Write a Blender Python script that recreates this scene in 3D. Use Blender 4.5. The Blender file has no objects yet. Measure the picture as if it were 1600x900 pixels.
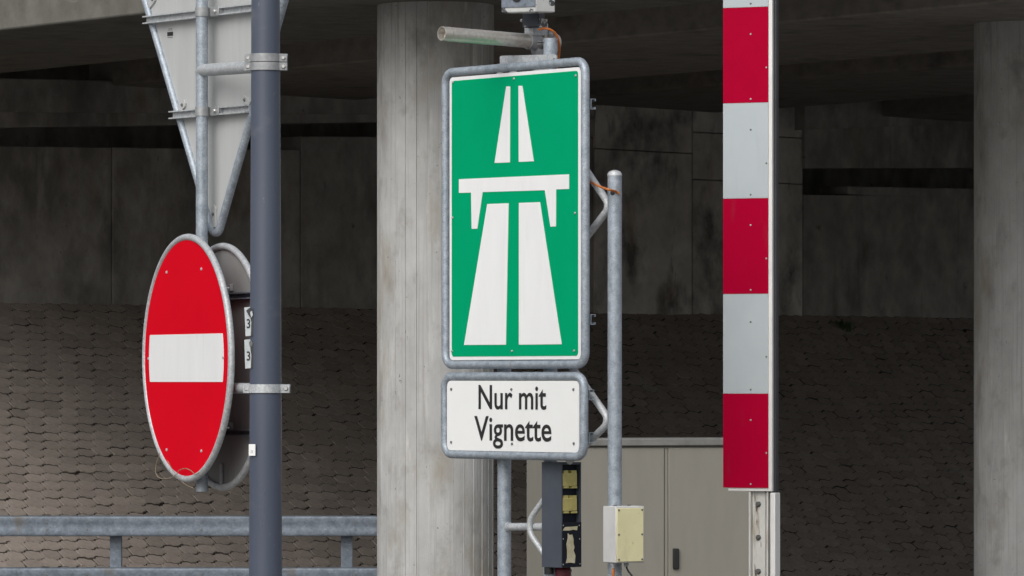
import bpy, bmesh, math, random
from mathutils import Vector, Matrix
R = math.radians
random.seed(7)
scene = bpy.context.scene
COL = scene.collection

# ------------------------------------------------------------------ camera, sky, sun
F = 8000.0          # focal length in photo pixels (1600 wide)
EYE = 1.75
HOR = 595.0
cam_d = bpy.data.cameras.new('camera'); cam = bpy.data.objects.new('camera', cam_d); COL.objects.link(cam)
cam.location = (0, 0, EYE); cam.rotation_euler = (R(90), 0, 0)
cam_d.sensor_width = 36; cam_d.lens = F / 1600 * 36; cam_d.shift_y = (HOR - 450) / 1600
cam_d.clip_start = 0.5; cam_d.clip_end = 5000
scene.camera = cam
scene.cycles.max_bounces = 16; scene.cycles.diffuse_bounces = 8
SUN_EL, SUN_AZ = 40, 205     # degrees; azimuth clockwise from +Y, behind the camera to the left
world = bpy.data.worlds.new('World'); scene.world = world; world.use_nodes = True
wn = world.node_tree.nodes; wl = world.node_tree.links
sky = wn.new('ShaderNodeTexSky'); sky.sky_type = 'NISHITA'; sky.sun_disc = False
sky.sun_elevation = R(SUN_EL); sky.sun_rotation = R(SUN_AZ); sky.dust_density = 4.0; sky.air_density = 1.0
hs = wn.new('ShaderNodeHueSaturation'); hs.inputs['Saturation'].default_value = 0.35
wl.new(sky.outputs[0], hs.inputs['Color']); wl.new(hs.outputs[0], wn['Background'].inputs['Color'])
wn['Background'].inputs['Strength'].default_value = 0.12
sun_d = bpy.data.lights.new('sun', 'SUN'); sun = bpy.data.objects.new('sun', sun_d); COL.objects.link(sun)
sun_d.energy = 1.5; sun_d.angle = R(50); sun_d.color = (1.0, 0.99, 0.975)
_sd = Vector((math.sin(R(SUN_AZ)) * math.cos(R(SUN_EL)), math.cos(R(SUN_AZ)) * math.cos(R(SUN_EL)), math.sin(R(SUN_EL))))
sun.rotation_euler = _sd.to_track_quat('Z', 'Y').to_euler(); sun.location = (-10, -10, 30)
vs = scene.view_settings; vs.view_transform = 'Standard'; vs.look = 'None'; vs.exposure = 0.02; vs.gamma = 1.0; vs.use_curve_mapping = False

# ------------------------------------------------------------------ helpers
Z = Vector((0, 0, 1))
def W(px, py, D): return Vector(((px - 800) / F * D, D, EYE + (HOR - py) / F * D))
class Frame:
    """vertical plane: u to the right, v up, n towards the viewer; yaw > 0 brings the right end closer"""
    def __init__(s, o, yaw=0):
        a = R(yaw); s.o = Vector(o); s.u = Vector((math.cos(a), -math.sin(a), 0)); s.v = Vector((0, 0, 1)); s.n = Vector((-math.sin(a), -math.cos(a), 0))
    def p(s, u, v, n=0): return s.o + s.u * u + s.v * v + s.n * n
    def at(s, px, py, n=0):
        o = s.o + s.n * n; d = Vector(((px - 800) / F, 1, (HOR - py) / F)); c = Vector((0, 0, EYE))
        t = (o - c).dot(s.n) / d.dot(s.n); q = c + d * t - s.o
        return q.dot(s.u), q.dot(s.v)
class MB:
    def __init__(s): s.v = []; s.f = []
    def add(s, vs, fs):
        k = len(s.v); s.v += [Vector(x) for x in vs]; s.f += [[i + k for i in f] for f in fs]; return s
    def hexa(s, c): # 8 corners: bottom 4 ccw, top 4 ccw
        return s.add(c, [(3, 2, 1, 0), (4, 5, 6, 7), (0, 1, 5, 4), (1, 2, 6, 5), (2, 3, 7, 6), (3, 0, 4, 7)])
    def box(s, fr, u0, u1, v0, v1, n0, n1):
        return s.hexa([fr.p(u0, v0, n0), fr.p(u0, v0, n1), fr.p(u1, v0, n1), fr.p(u1, v0, n0), fr.p(u0, v1, n0), fr.p(u0, v1, n1), fr.p(u1, v1, n1), fr.p(u1, v1, n0)])
    def prism(s, fr, pts, n0, n1):
        k = len(pts)
        area = sum(pts[i][0] * pts[(i + 1) % k][1] - pts[(i + 1) % k][0] * pts[i][1] for i in range(k))
        if area < 0: pts = pts[::-1]
        a = [fr.p(u, v, n0) for u, v in pts]; b = [fr.p(u, v, n1) for u, v in pts]
        fs = [tuple(range(2 * k - 1, k - 1, -1))[::-1], tuple(range(k))[::-1]] + [(i, (i + 1) % k, k + (i + 1) % k, k + i) for i in range(k)]
        return s.add(a + b, fs)
    def tube(s, pts, r, seg=14, closed=False, caps=True):
        pts = [Vector(p) for p in pts]; n = len(pts); rs = r if isinstance(r, (list, tuple)) else [r] * n
        T = []
        for i in range(n):
            a = pts[(i - 1) % n] if (closed or i > 0) else pts[i]; b = pts[(i + 1) % n] if (closed or i < n - 1) else pts[i]
            T.append((b - a).normalized())
        ref = Vector((0, 0, 1)) if abs(T[0].z) < .9 else Vector((1, 0, 0))
        x = T[0].cross(ref).normalized(); V = []
        for i in range(n):
            x = (x - T[i] * x.dot(T[i])).normalized(); y = T[i].cross(x)
            for k in range(seg):
                an = 2 * math.pi * k / seg; V.append(pts[i] + (x * math.cos(an) + y * math.sin(an)) * rs[i])
        Fc = []
        for i in range(n if closed else n - 1):
            j = (i + 1) % n
            for k in range(seg):
                l = (k + 1) % seg; Fc.append((i * seg + k, i * seg + l, j * seg + l, j * seg + k))
        if caps and not closed: Fc += [tuple(range(seg))[::-1], tuple(range((n - 1) * seg, n * seg))]
        return s.add(V, Fc)
    def pipe(s, p0, p1, r, ri, seg=28):   # hollow tube open at p0
        p0 = Vector(p0); p1 = Vector(p1); t = (p1 - p0).normalized(); x = t.cross(Z).normalized(); y = t.cross(x)
        rings = [(p1, r), (p0 + t * .002, r), (p0, r - .001), (p0, ri + .0008), (p0 + t * .002, ri), (p1 - t * .004, ri)]
        V = []; Fc = []
        for q, rr in rings:
            V += [q + (x * math.cos(2 * math.pi * k / seg) + y * math.sin(2 * math.pi * k / seg)) * rr for k in range(seg)]
        for i in range(len(rings) - 1):
            for k in range(seg):
                l = (k + 1) % seg; Fc.append((i * seg + l, i * seg + k, (i + 1) * seg + k, (i + 1) * seg + l))
        Fc += [tuple(range(seg)), tuple(range(5 * seg, 6 * seg))[::-1]]
        return s.add(V, Fc)
def fillet(pts, r, n=6, closed=False):
    pts = [Vector(p) for p in pts]; out = []; k = len(pts)
    for i in range(k):
        if not closed and i in (0, k - 1): out.append(pts[i]); continue
        p = pts[i]; a = (pts[(i - 1) % k] - p).normalized(); b = (pts[(i + 1) % k] - p).normalized()
        half = a.angle(b) / 2; d = r / math.tan(half); c = p + (a + b).normalized() * (r / math.sin(half))
        s0 = p + a * d - c; s1 = p + b * d - c; tot = s0.angle(s1); ax = s0.cross(s1).normalized()
        for j in range(n + 1): out.append(c + Matrix.Rotation(tot * j / n, 3, ax) @ s0)
    return out
def rrect(u0, u1, v0, v1, r, n=6):
    return [(p.x, p.y) for p in fillet([Vector((u0, v0, 0)), Vector((u1, v0, 0)), Vector((u1, v1, 0)), Vector((u0, v1, 0))], r, n, True)]
def thing(name, label, cat, loc, group=None):
    o = bpy.data.objects.new(name, None); COL.objects.link(o); o.location = loc; o.empty_display_size = .1
    o['label'] = label; o['category'] = cat
    if group: o['group'] = group
    return o
def base_loc(o):
    l = Vector((0, 0, 0))
    while o: l += o.location; o = o.parent
    return l
def obj(name, mb, m, parent=None, loc=None, smooth=True, bevel=0, ang=35, label=None):
    """builds the mesh from world coordinates; loc = its own origin in the world (default: the parent's)"""
    pl = base_loc(parent) if parent else Vector((0, 0, 0)); lo = Vector(loc) if loc is not None else pl
    me = bpy.data.meshes.new(name); me.from_pydata([tuple(v - lo) for v in mb.v], [], mb.f)
    bm = bmesh.new(); bm.from_mesh(me); bmesh.ops.recalc_face_normals(bm, faces=bm.faces); bm.to_mesh(me); bm.free()
    if smooth:
        me.polygons.foreach_set('use_smooth', [True] * len(me.polygons)); me.set_sharp_from_angle(angle=R(ang))
    me.materials.append(m)
    o = bpy.data.objects.new(name, me); COL.objects.link(o); o.location = lo - pl
    if parent: o.parent = parent
    if bevel:
        b = o.modifiers.new('bevel', 'BEVEL'); b.width = bevel; b.segments = 2; b.limit_method = 'ANGLE'; b.angle_limit = R(40)
    if label: o['label'] = label
    return o
def copies(name, proto, spots, parent):
    pl = base_loc(parent)
    for q in spots:
        c = proto.copy(); c.name = name; COL.objects.link(c); c.parent = parent; c.location = Vector(q) - pl
def bolts(name, spots, n, r, h, m, parent, seg=6, washer=0):
    """a row of bolt / rivet heads sharing one mesh"""
    spots = [Vector(s) for s in spots]; n = Vector(n).normalized(); mb = MB(); p = spots[0]
    if washer: mb.tube([p - n * .001, p + n * .0015], washer, 14)
    mb.tube([p, p + n * h * .7, p + n * h], [r, r, r * .7], seg)
    o = obj(name, mb, m, parent, loc=p); copies(name, o, spots[1:], parent); return o

# ------------------------------------------------------------------ materials
def mat(name, c1, c2=None, rough=.6, metal=0, scale=6, stretch=(1, 1, 1), detail=6, bump=0, bscale=60, rvar=0, dirt=None, dscale=2, dlo=.55, dhi=.75, dstretch=(1, 1, 1), spec=.5, island=0, spangle=0, ramp=(.35, .65)):
    m = bpy.data.materials.new(name); m.use_nodes = True; n = m.node_tree.nodes; l = m.node_tree.links; b = n['Principled BSDF']
    b.inputs['Roughness'].default_value = rough; b.inputs['Metallic'].default_value = metal; b.inputs['Specular IOR Level'].default_value = spec
    tc = n.new('ShaderNodeTexCoord')
    def noise(sc, st, det=6, typ='noise'):
        mp = n.new('ShaderNodeMapping'); mp.inputs['Scale'].default_value = st; l.new(tc.outputs['Object'], mp.inputs[0])
        t = n.new('ShaderNodeTexNoise' if typ == 'noise' else 'ShaderNodeTexVoronoi'); t.inputs['Scale'].default_value = sc
        if typ == 'noise': t.inputs['Detail'].default_value = det; t.inputs['Roughness'].default_value = .6
        l.new(mp.outputs[0], t.inputs['Vector']); return t
    def mr(src, lo, hi, a=0., z=1.):
        r = n.new('ShaderNodeMapRange'); r.inputs[1].default_value = lo; r.inputs[2].default_value = hi; r.inputs[3].default_value = a; r.inputs[4].default_value = z
        l.new(src, r.inputs[0]); return r.outputs[0]
    def mix(fac, a, c):
        x = n.new('ShaderNodeMix'); x.data_type = 'RGBA'
        l.new(fac, x.inputs[0])
        for k, s in ((6, a), (7, c)):
            if isinstance(s, tuple): x.inputs[k].default_value = (*s, 1)
            else: l.new(s, x.inputs[k])
        return x.outputs[2]
    c2 = c2 or tuple(v * .85 for v in c1)
    t = noise(scale, stretch, detail); col = mix(mr(t.outputs['Fac'], *ramp), c2, c1)
    if spangle:
        v = noise(spangle, (1, 1, 1), typ='v'); s = n.new('ShaderNodeSeparateColor'); l.new(v.outputs['Color'], s.inputs[0])
        x = n.new('ShaderNodeMix'); x.data_type = 'RGBA'; x.blend_type = 'MULTIPLY'; x.inputs[0].default_value = 1; l.new(col, x.inputs[6])
        g = n.new('ShaderNodeCombineColor'); f_ = mr(s.outputs[0], 0, 1, .82, 1.12)
        for k in range(3): l.new(f_, g.inputs[k])
        l.new(g.outputs[0], x.inputs[7]); col = x.outputs[2]
    if island:
        g = n.new('ShaderNodeNewGeometry'); oi = n.new('ShaderNodeObjectInfo'); a = n.new('ShaderNodeMath'); a.operation = 'ADD'
        l.new(g.outputs['Random Per Island'], a.inputs[0]); l.new(oi.outputs['Random'], a.inputs[1]); fr_ = n.new('ShaderNodeMath'); fr_.operation = 'FRACT'; l.new(a.outputs[0], fr_.inputs[0])
        h = n.new('ShaderNodeHueSaturation'); l.new(mr(fr_.outputs[0], 0, 1, 1 - island, 1 + island), h.inputs['Value']); l.new(col, h.inputs['Color']); col = h.outputs[0]
    if dirt:
        for k, (dc, ds, dst, lo, hi) in enumerate(dirt):
            d = noise(ds, dst); col = mix(mr(d.outputs['Fac'], lo, hi), col, dc)
    l.new(col, b.inputs['Base Color'])
    if rvar: l.new(mr(t.outputs['Fac'], .3, .7, max(0, rough - rvar), min(1, rough + rvar)), b.inputs['Roughness'])
    if bump:
        bt = noise(bscale, stretch, 8); bp = n.new('ShaderNodeBump'); bp.inputs['Strength'].default_value = bump; bp.inputs['Distance'].default_value = .01
        l.new(bt.outputs['Fac'], bp.inputs['Height']); l.new(bp.outputs[0], b.inputs['Normal'])
    return m
M = {}
M['galv'] = mat('galvanised_steel', (.41, .46, .51), (.28, .325, .37), .48, .35, 30, rvar=.1, spangle=220, bump=.05, dirt=[((.20, .19, .17), 14, (1, 1, .5), .66, .8)])
M['galv_dull'] = mat('dull_galvanised_steel', (.185, .215, .255), (.12, .145, .175), .55, .3, 14, stretch=(1, 1, 1), spangle=60, bump=.05, dirt=[((.13, .12, .11), 4, (1, 1, .6), .62, .75)])
M['galv_light'] = mat('light_galvanised_steel', (.55, .57, .58), (.42, .44, .46), .5, .25, 40, spangle=200, bump=.04, dirt=[((.25, .24, .22), 20, (1, 1, 1), .66, .8)])
M['alu'] = mat('aluminium_sheet', (.52, .53, .52), (.47, .48, .475), .5, .15, 3, stretch=(6, 6, .6), bump=.02, dirt=[((.36, .36, .35), 3, (2, 2, .6), .6, .85)])
M['back_shade_grey'] = mat('shade_darkened_sign_back', (.29, .30, .295), (.24, .25, .245), .6, 0, 3, spec=.2, dirt=[((.10, .105, .10), 3, (2, 2, .6), .6, .85)])  # darker tone paints in the shade between the two round signs
M['steel_clamp'] = mat('zinc_clamp_steel', (.40, .41, .42), (.30, .31, .32), .5, .4, 50, bump=.05, dirt=[((.2, .18, .15), 30, (1, 1, 1), .66, .8)])
M['bolt'] = mat('bolt_steel', (.55, .55, .54), (.35, .34, .33), .4, .6, 80)
M['screw'] = mat('screw_head_dull', (.20, .20, .20), (.10, .10, .10), .5, .5, 80)
M['pole_blue'] = mat('slate_blue_paint', (.078, .094, .132), (.066, .080, .114), .33, 0, 5, stretch=(1, 1, .2), rvar=.06, bump=.02, dirt=[((.24, .25, .28), 34, (1, 1, .6), .68, .80), ((.05, .055, .07), 12, (2, 2, .25), .64, .8), ((.17, .175, .19), 5, (1, 1, 1.2), .6, .9)])
M['green'] = mat('green_sign_sheeting', (.0, .34, .15), (.0, .32, .14), .55, 0, 3, stretch=(1, 1, 1), spec=.03, dirt=[((.012, .32, .155), 2, (3, 3, .5), .6, .9)])
M['white'] = mat('white_sign_sheeting', (.82, .83, .83), (.78, .79, .79), .42, 0, 3, stretch=(4, 4, .8), spec=.2, dirt=[((.62, .62, .61), 4, (3, 3, .4), .6, .9)])
M['cream_panel'] = mat('white_text_panel', (.835, .845, .835), (.80, .81, .80), .42, 0, 3, spec=.2, dirt=[((.66, .66, .62), 3, (3, 3, .6), .6, .9)])
M['red'] = mat('red_sign_sheeting', (.69, .003, .015), (.64, .002, .014), .6, 0, 2.5, spec=.02, dirt=[((.58, .006, .024), 3, (2, 2, .6), .62, .9)])
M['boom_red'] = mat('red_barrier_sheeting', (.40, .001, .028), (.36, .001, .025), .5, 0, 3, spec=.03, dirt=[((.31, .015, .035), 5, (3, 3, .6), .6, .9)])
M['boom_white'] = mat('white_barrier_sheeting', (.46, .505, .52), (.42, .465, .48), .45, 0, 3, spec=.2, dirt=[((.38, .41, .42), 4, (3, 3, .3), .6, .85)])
M['profile_white'] = mat('white_painted_profile', (.78, .77, .75), (.70, .69, .67), .4, 0, 8, dirt=[((.42, .38, .32), 9, (1, 1, .3), .64, .8)])
M['bracket_white'] = mat('worn_white_steel', (.66, .65, .62), (.56, .55, .52), .45, .1, 8, bump=.05, dirt=[((.36, .32, .24), 10, (3, 3, .3), .55, .68), ((.12, .08, .045), 12, (3, 3, .5), .60, .68)])
M['rubber'] = mat('black_rubber', (.035, .036, .042), (.025, .026, .03), .6, 0, 8)
M['black_ink'] = mat('black_lettering', (.018, .018, .018), (.015, .015, .015), .5)
M['dark_box'] = mat('anthracite_housing', (.060, .072, .092), (.05, .06, .078), .5, 0, 10, bump=.03, dirt=[((.10, .11, .12), 14, (2, 2, .5), .66, .85)])
M['dark_face'] = mat('near_black_cover', (.012, .015, .024), (.009, .011, .017), .6, 0, 10, spec=.2)
M['black'] = mat('dull_black', (.012, .012, .013), (.008, .008, .008), .7)
M['lens'] = mat('yellow_block', (.55, .48, .17), (.47, .41, .14), .35, 0, 30, dirt=[((.3, .27, .12), 25, (1, 1, 1), .62, .8)])
M['yellow_lid'] = mat('pale_yellow_lid', (.76, .71, .43), (.71, .66, .39), .5, 0, 8, dirt=[((.40, .36, .20), 70, (1, 1, .5), .62, .74), ((.5, .46, .28), 6, (1, 1, .4), .6, .8)])
M['box_white'] = mat('weathered_white_plastic', (.62, .62, .61), (.54, .54, .53), .5, 0, 10, dirt=[((.40, .38, .33), 20, (1, 1, .3), .62, .8)])
M['paper'] = mat('torn_paper', (.62, .58, .43), (.50, .44, .26), .8, 0, 30, bump=.2)
M['paper_white'] = mat('torn_white_label', (.52, .56, .57), (.42, .46, .47), .5, 0, 30, bump=.1)
M['orange'] = mat('orange_cable', (.55, .17, .03), (.44, .12, .02), .5, 0, 30)
M['rust'] = mat('rusty_wire', (.35, .30, .22), (.25, .20, .14), .6, .2, 60)
M['burgundy'] = mat('burgundy_plastic', (.085, .012, .02), (.06, .01, .014), .45)
M['chipped'] = mat('chipped_grey_paint', (.50, .51, .50), (.42, .43, .42), .5, 0, 10, dirt=[((.05, .055, .06), 26, (1, 1, 1), .535, .57)])
M['chipped_dark'] = mat('chipped_dark_paint', (.03, .035, .05), (.02, .025, .035), .5, 0, 20, dirt=[((.52, .50, .46), 30, (1, 1, 1), .62, .65)])
M['pipe'] = mat('worn_steel_pipe', (.58, .55, .50), (.46, .44, .40), .3, .6, 20, stretch=(3, 3, 3), bump=.02, dirt=[((.24, .20, .16), 10, (1, 1, 1), .68, .9)])
M['cabinet'] = mat('taupe_cabinet', (.225, .214, .182), (.21, .20, .17), .55, 0, 4, stretch=(3, 3, .6), bump=.02, dirt=[((.19, .18, .15), 3, (3, 3, .4), .62, .9)])
M['cap_grey'] = mat('weathered_grey_cap', (.20, .20, .19), (.13, .13, .125), .7, 0, 6, bump=.1)
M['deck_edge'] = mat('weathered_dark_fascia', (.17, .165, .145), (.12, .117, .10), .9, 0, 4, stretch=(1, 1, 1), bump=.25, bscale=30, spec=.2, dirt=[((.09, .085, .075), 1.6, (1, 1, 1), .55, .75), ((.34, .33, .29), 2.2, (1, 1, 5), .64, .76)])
conc_d = [((.32, .295, .25), 2.4, (1.6, 1.6, .6), .52, .70), ((.27, .265, .25), 5, (1, 1, .7), .55, .75), ((.31, .305, .29), 4, (11, 11, .22), .52, .74), ((.20, .19, .175), 1.7, (1.3, 1.3, .45), .60, .78), ((.16, .155, .145), 34, (1, 1, .8), .67, .72), ((.56, .55, .53), 7, (2, 2, .3), .62, .8)]
M['concrete'] = mat('board_marked_concrete', (.475, .478, .47), (.35, .348, .338), .85, 0, 3.5, stretch=(1, 1, .6), detail=11, ramp=(.32, .68), bump=.3, bscale=40, dirt=conc_d, spec=.2)
M['wall_pale'] = mat('pale_stained_concrete', (.66, .63, .58), (.44, .42, .38), .9, 0, 2.5, detail=11, bump=.3, bscale=30, spec=.2, dirt=[((.15, .145, .135), 1.3, (1, 1, .8), .50, .66), ((.58, .56, .52), 2.4, (1, 1, .6), .58, .76), ((.30, .22, .14), 1.3, (1, 1, .5), .60, .78), ((.14, .135, .12), 5, (1, 1, .3), .60, .75)])
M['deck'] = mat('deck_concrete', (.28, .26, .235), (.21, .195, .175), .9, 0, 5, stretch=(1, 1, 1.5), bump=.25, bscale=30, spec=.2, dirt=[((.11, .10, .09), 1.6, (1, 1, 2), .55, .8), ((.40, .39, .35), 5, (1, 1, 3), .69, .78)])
M['wall'] = mat('stained_wall_concrete', (.40, .38, .35), (.24, .228, .21), .9, 0, 3.0, stretch=(1, 1, .8), detail=11, bump=.3, bscale=30, spec=.2, dirt=[((.13, .125, .115), 1.1, (1, 1, .6), .52, .72), ((.50, .48, .44), 1.7, (1, 1, .5), .58, .78), ((.17, .165, .15), 1.6, (2, 2, .15), .60, .74), ((.16, .15, .14), 9, (1, 1, .8), .66, .75), ((.24, .19, .13), 1.4, (1, 1, .5), .62, .8)])
M['paver'] = mat('grey_brown_paver', (.33, .285, .252), (.265, .228, .20), .9, 0, 20, bump=.4, bscale=90, spec=.2, island=.13, dirt=[((.25, .215, .185), .5, (1, 1, 1), .5, .75), ((.27, .235, .20), 6, (1, 1, 1), .56, .75), ((.38, .36, .33), 1.3, (1, 1, 1), .64, .78)])
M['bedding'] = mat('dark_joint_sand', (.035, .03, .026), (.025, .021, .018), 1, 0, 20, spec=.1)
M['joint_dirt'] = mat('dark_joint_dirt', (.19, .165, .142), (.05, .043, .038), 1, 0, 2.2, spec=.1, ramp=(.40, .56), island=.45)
M['asphalt'] = mat('asphalt', (.20, .195, .185), (.16, .155, .148), .9, 0, 4, bump=.3, bscale=80, spec=.2)
M['leaf'] = mat('weed_green', (.06, .115, .035), (.04, .08, .025), .7)

# ------------------------------------------------------------------ ground
g = MB(); gx = (-1500, -14, 26, 1500); gy = (-600, 42.3, 43.0, 70, 71, 2500)     # the ground dips along the foot of the paved slope
g.add([(x_, y_, -1.3 if (i in (1, 2) and j in (2, 3)) else 0) for j, y_ in enumerate(gy) for i, x_ in enumerate(gx)], [(4 * j + i, 4 * j + i + 1, 4 * j + i + 5, 4 * j + i + 4) for j in range(5) for i in range(3)])
o = obj('ground', g, M['asphalt'], smooth=False); o['kind'] = 'structure'

# ------------------------------------------------------------------ bridge frame: s runs along the deck to the abutment, L across it
AX = Vector((-.573, .819, 0)).normalized(); BX = Vector((.819, .573, 0)).normalized()
def B(s, L, z): return AX * s + BX * L + Z * z
WD = Vector((.658, .753, 0)).normalized(); WN = Vector((.753, -.658, 0)).normalized()   # along the abutment / out of it
P0 = Vector((-5.2, 52, 0)); ZT = EYE + 123 / F * 52
def wall_u(px, off=0):
    d = Vector(((px - 800) / F, 1, 0)); o_ = P0 + WN * off; t = o_.dot(WN) / d.dot(WN); return (d * t - P0).dot(WD)
def wall_D(px, off=0):
    d = Vector(((px - 800) / F, 1, 0)); return (P0 + WN * off).dot(WN) / d.dot(WN)
def Pw(u, off, z): return P0 + WD * u + WN * off + Z * z

def bbox(s0, s1, L0, L1, z0, z1): return MB().hexa([B(s0, L0, z0), B(s0, L1, z0), B(s1, L1, z0), B(s1, L0, z0), B(s0, L0, z1), B(s0, L1, z1), B(s1, L1, z1), B(s1, L0, z1)])
deck = thing('bridge_deck', 'dark concrete road bridge deck on girders overhead across the top', 'bridge', B(33, 22.5, 4.7))
def send(L):  # where a line at offset L meets the abutment
    d = (P0 - BX * L).dot(WN) / AX.dot(WN); return d
def girder(L0, L1, z0, z1, s0=29.3):  # near end cut short to let light reach the right column
    e0, e1 = send(L0) + .35, send(L1) + .35
    return MB().hexa([B(s0, L0, z0), B(s0, L1, z0), B(e1, L1, z0), B(e0, L0, z0), B(s0, L0, z1), B(s0, L1, z1), B(e1, L1, z1), B(e0, L0, z1)])
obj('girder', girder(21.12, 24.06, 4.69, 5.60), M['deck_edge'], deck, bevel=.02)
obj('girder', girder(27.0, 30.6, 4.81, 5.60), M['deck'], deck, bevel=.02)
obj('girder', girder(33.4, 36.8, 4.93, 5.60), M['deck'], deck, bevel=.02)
obj('girder', girder(39.8, 43.2, 5.0, 5.60), M['deck'], deck, bevel=.02)  # unseen girder, added with the wider deck to keep out side light
obj('girder', girder(46.2, 52, 5.0, 5.60), M['deck'], deck, bevel=.02)  # added beyond the view to block daylight from the far side
obj('slab', bbox(29.3, 75, 21.15, 52, 5.45, 5.9), M['deck'], deck)  # unseen far part widened to hold back light from the right
obj('edge_beam', bbox(29.3, 62, 20.98, 21.4, 5.62, 6.3), M['deck'], deck, bevel=.02)

# ------------------------------------------------------------------ columns (board-marked concrete)
def column(px, L, ztop, r, label):
    t = (px - 800) / F; D = L / (BX.x * t + BX.y); c = Vector((t * D, D, 0)); rng = random.Random(int(px))
    th = thing('concrete_column', label, 'column', c, 'concrete bridge columns')
    N = 30; mb = MB(); ring = []
    for k in range(N):      # each board: a nearly flat strip with its own small offset and a raised fin between boards
        a0 = 2 * math.pi * k / N; a1 = 2 * math.pi * (k + 1) / N; da = (a1 - a0); rr = r + rng.uniform(-.0035, .0025)
        for f_, e in ((.02, 0), (.33, .0012), (.66, .0012), (.955, 0)): ring.append((a0 + da * f_, rr + e))
        ring.append((a0 + da * .988, r + (.0025 if rng.random() < .5 else -.0025)))
    n = len(ring); V = []
    for z in (-1.4, ztop): V += [c + Vector((math.cos(a) * q, math.sin(a) * q, z)) for a, q in ring]
    mb.add(V, [(i, (i + 1) % n, n + (i + 1) % n, n + i) for i in range(n)])
    obj('shaft', mb, M['concrete'], th, ang=12)
    return c
c1 = column(680.5, 22.5, 4.70, .455, 'pale board marked concrete column behind the green motorway sign')
c2 = column(1604, 28.8, 4.82, .45, 'concrete column at the right edge with a shaded dark top')
column(2450, 35.1, 4.94, .45, 'concrete column outside the right edge of the view')

# ------------------------------------------------------------------ abutment
ab = thing('abutment_wall', 'dark stained concrete abutment wall above the paved slope under the bridge', 'wall', Pw(5, 0, ZT))
def panel(px0, px1, z00, z01, off=0, depth=.5, name='wall_panel', gap=.008, zb=ZT - .25, m=None):
    u0, u1 = wall_u(px0, off) + gap, wall_u(px1, off) - gap
    mb = MB().hexa([Pw(u0, off - depth, zb), Pw(u0, off, zb), Pw(u1, off, zb), Pw(u1, off - depth, zb), Pw(u0, off - depth, z00), Pw(u0, off, z00), Pw(u1, off, z01), Pw(u1, off - depth, z01)])
    return obj(name, mb, m or M['wall'], ab, bevel=.012)
zpx = lambda px, py, off=0: EYE + (HOR - py) / F * wall_D(px, off)
panel(-420, 175, zpx(-420, 222), zpx(175, 230))
panel(175, 470, zpx(175, 230), zpx(470, 234))
panel(470, 720, zpx(470, 213), zpx(720, 214))
panel(720, 930, zpx(720, 214), zpx(930, 214))
for x0_, x1_, off_, cuts in ((930, 1082, .03, (161, 236)), (1082, 1255, 0, (211, 284))):
    zs = [5.5] + [zpx((x0_ + x1_) / 2, c_, off_) for c_ in cuts] + [ZT - .25]
    for k in range(3): panel(x0_, x1_, zs[k] - (.004 if k else 0), zs[k] - (.004 if k else 0), off=off_ + (0, .006, .002)[k], zb=zs[k + 1] + (.004 if k < 2 else 0), m=M['wall_pale'])
panel(1255, 1600, zpx(1255, 304), zpx(1600, 308))
panel(1325, 1600, zpx(1325, 291), zpx(1600, 296), off=.004, depth=.45, gap=0, zb=zpx(1325, 304) + .003, name='seat_block')
panel(1600, 2300, zpx(1600, 297), zpx(2300, 300))
def strip(px0, px1, py0, py1, off, name, depth=.3, m=None):
    u0, u1 = wall_u(px0, off), wall_u(px1, off)
    zz = [zpx(px0, py1[0], off), zpx(px1, py1[1], off), zpx(px0, py0[0], off), zpx(px1, py0[1], off)]
    mb = MB().hexa([Pw(u0, off - depth, zz[0]), Pw(u0, off, zz[0]), Pw(u1, off, zz[1]), Pw(u1, off - depth, zz[1]), Pw(u0, off - depth, zz[2]), Pw(u0, off, zz[2]), Pw(u1, off, zz[3]), Pw(u1, off - depth, zz[3])])
    return obj(name, mb, m or M['wall'], ab, bevel=.01)
# bearing beams above the dark gap
strip(-300, 929, (116, 141), (173, 181), .14, 'bearing_beam', .6)
strip(-300, 929, (168, 174), (204, 186), .05, 'bearing_beam', .5)
strip(1258, 2300, (95, 60), (203, 160), .16, 'bearing_beam', .6)
strip(1258, 2300, (190, 190), (263, 261), .05, 'bearing_beam', .5)
back = MB().hexa([Pw(-12, -2.8, 2), Pw(-12, -2.5, 2), Pw(45, -2.5, 2), Pw(45, -2.8, 2), Pw(-12, -2.8, 5.7), Pw(-12, -2.5, 5.7), Pw(45, -2.5, 5.7), Pw(45, -2.8, 5.7)])
obj('back_wall', back, M['wall'], ab)

# ------------------------------------------------------------------ paved slope
SL = R(33); VU = -WN * math.cos(SL) + Z * math.sin(SL); SN = WN * math.sin(SL) + Z * math.cos(SL)
O0 = P0 + Z * ZT
def S(u, v, n=0): return O0 + WD * u + VU * v + SN * n     # v <= 0 runs down the slope
LEN = ZT / math.sin(SL); LOW = 1.35 / math.sin(SL)
emb = MB().hexa([S(-9, -LEN - LOW - .3, -.6), S(45, -LEN - LOW - .3, -.6), S(45, .02, -.6), S(-9, .02, -.6), S(-9, -LEN - LOW - .3, -.012), S(45, -LEN - LOW - .3, -.012), S(45, .02, -.012), S(-9, .02, -.012)])
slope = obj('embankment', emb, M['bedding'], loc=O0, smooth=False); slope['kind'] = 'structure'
PL, PH = .226, .140
def paver_outline(j, jy):
    A = .013; h = PH / 2; q = PL / 2; g_ = j
    top = [(-q + .012, h - A), (-q * .50, h - A * .7), (-q * .34, h + A), (q * .30, h + A), (q * .52, h - A * .7), (q - .004, h - A)]
    pts = [(-q + .004, -h + A), (-q * .52, -h + A * .7), (-q * .30, -h - A), (q * .34, -h - A), (q * .50, -h + A * .7), (q - .012, -h + A), (q + .004, 0)] + top[::-1] + [(-q - .004 + .008, 0)]
    out = []
    for x, y in pts: out.append((x * (1 - g_ / q), y * (1 - jy / h)))
    return out
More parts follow.
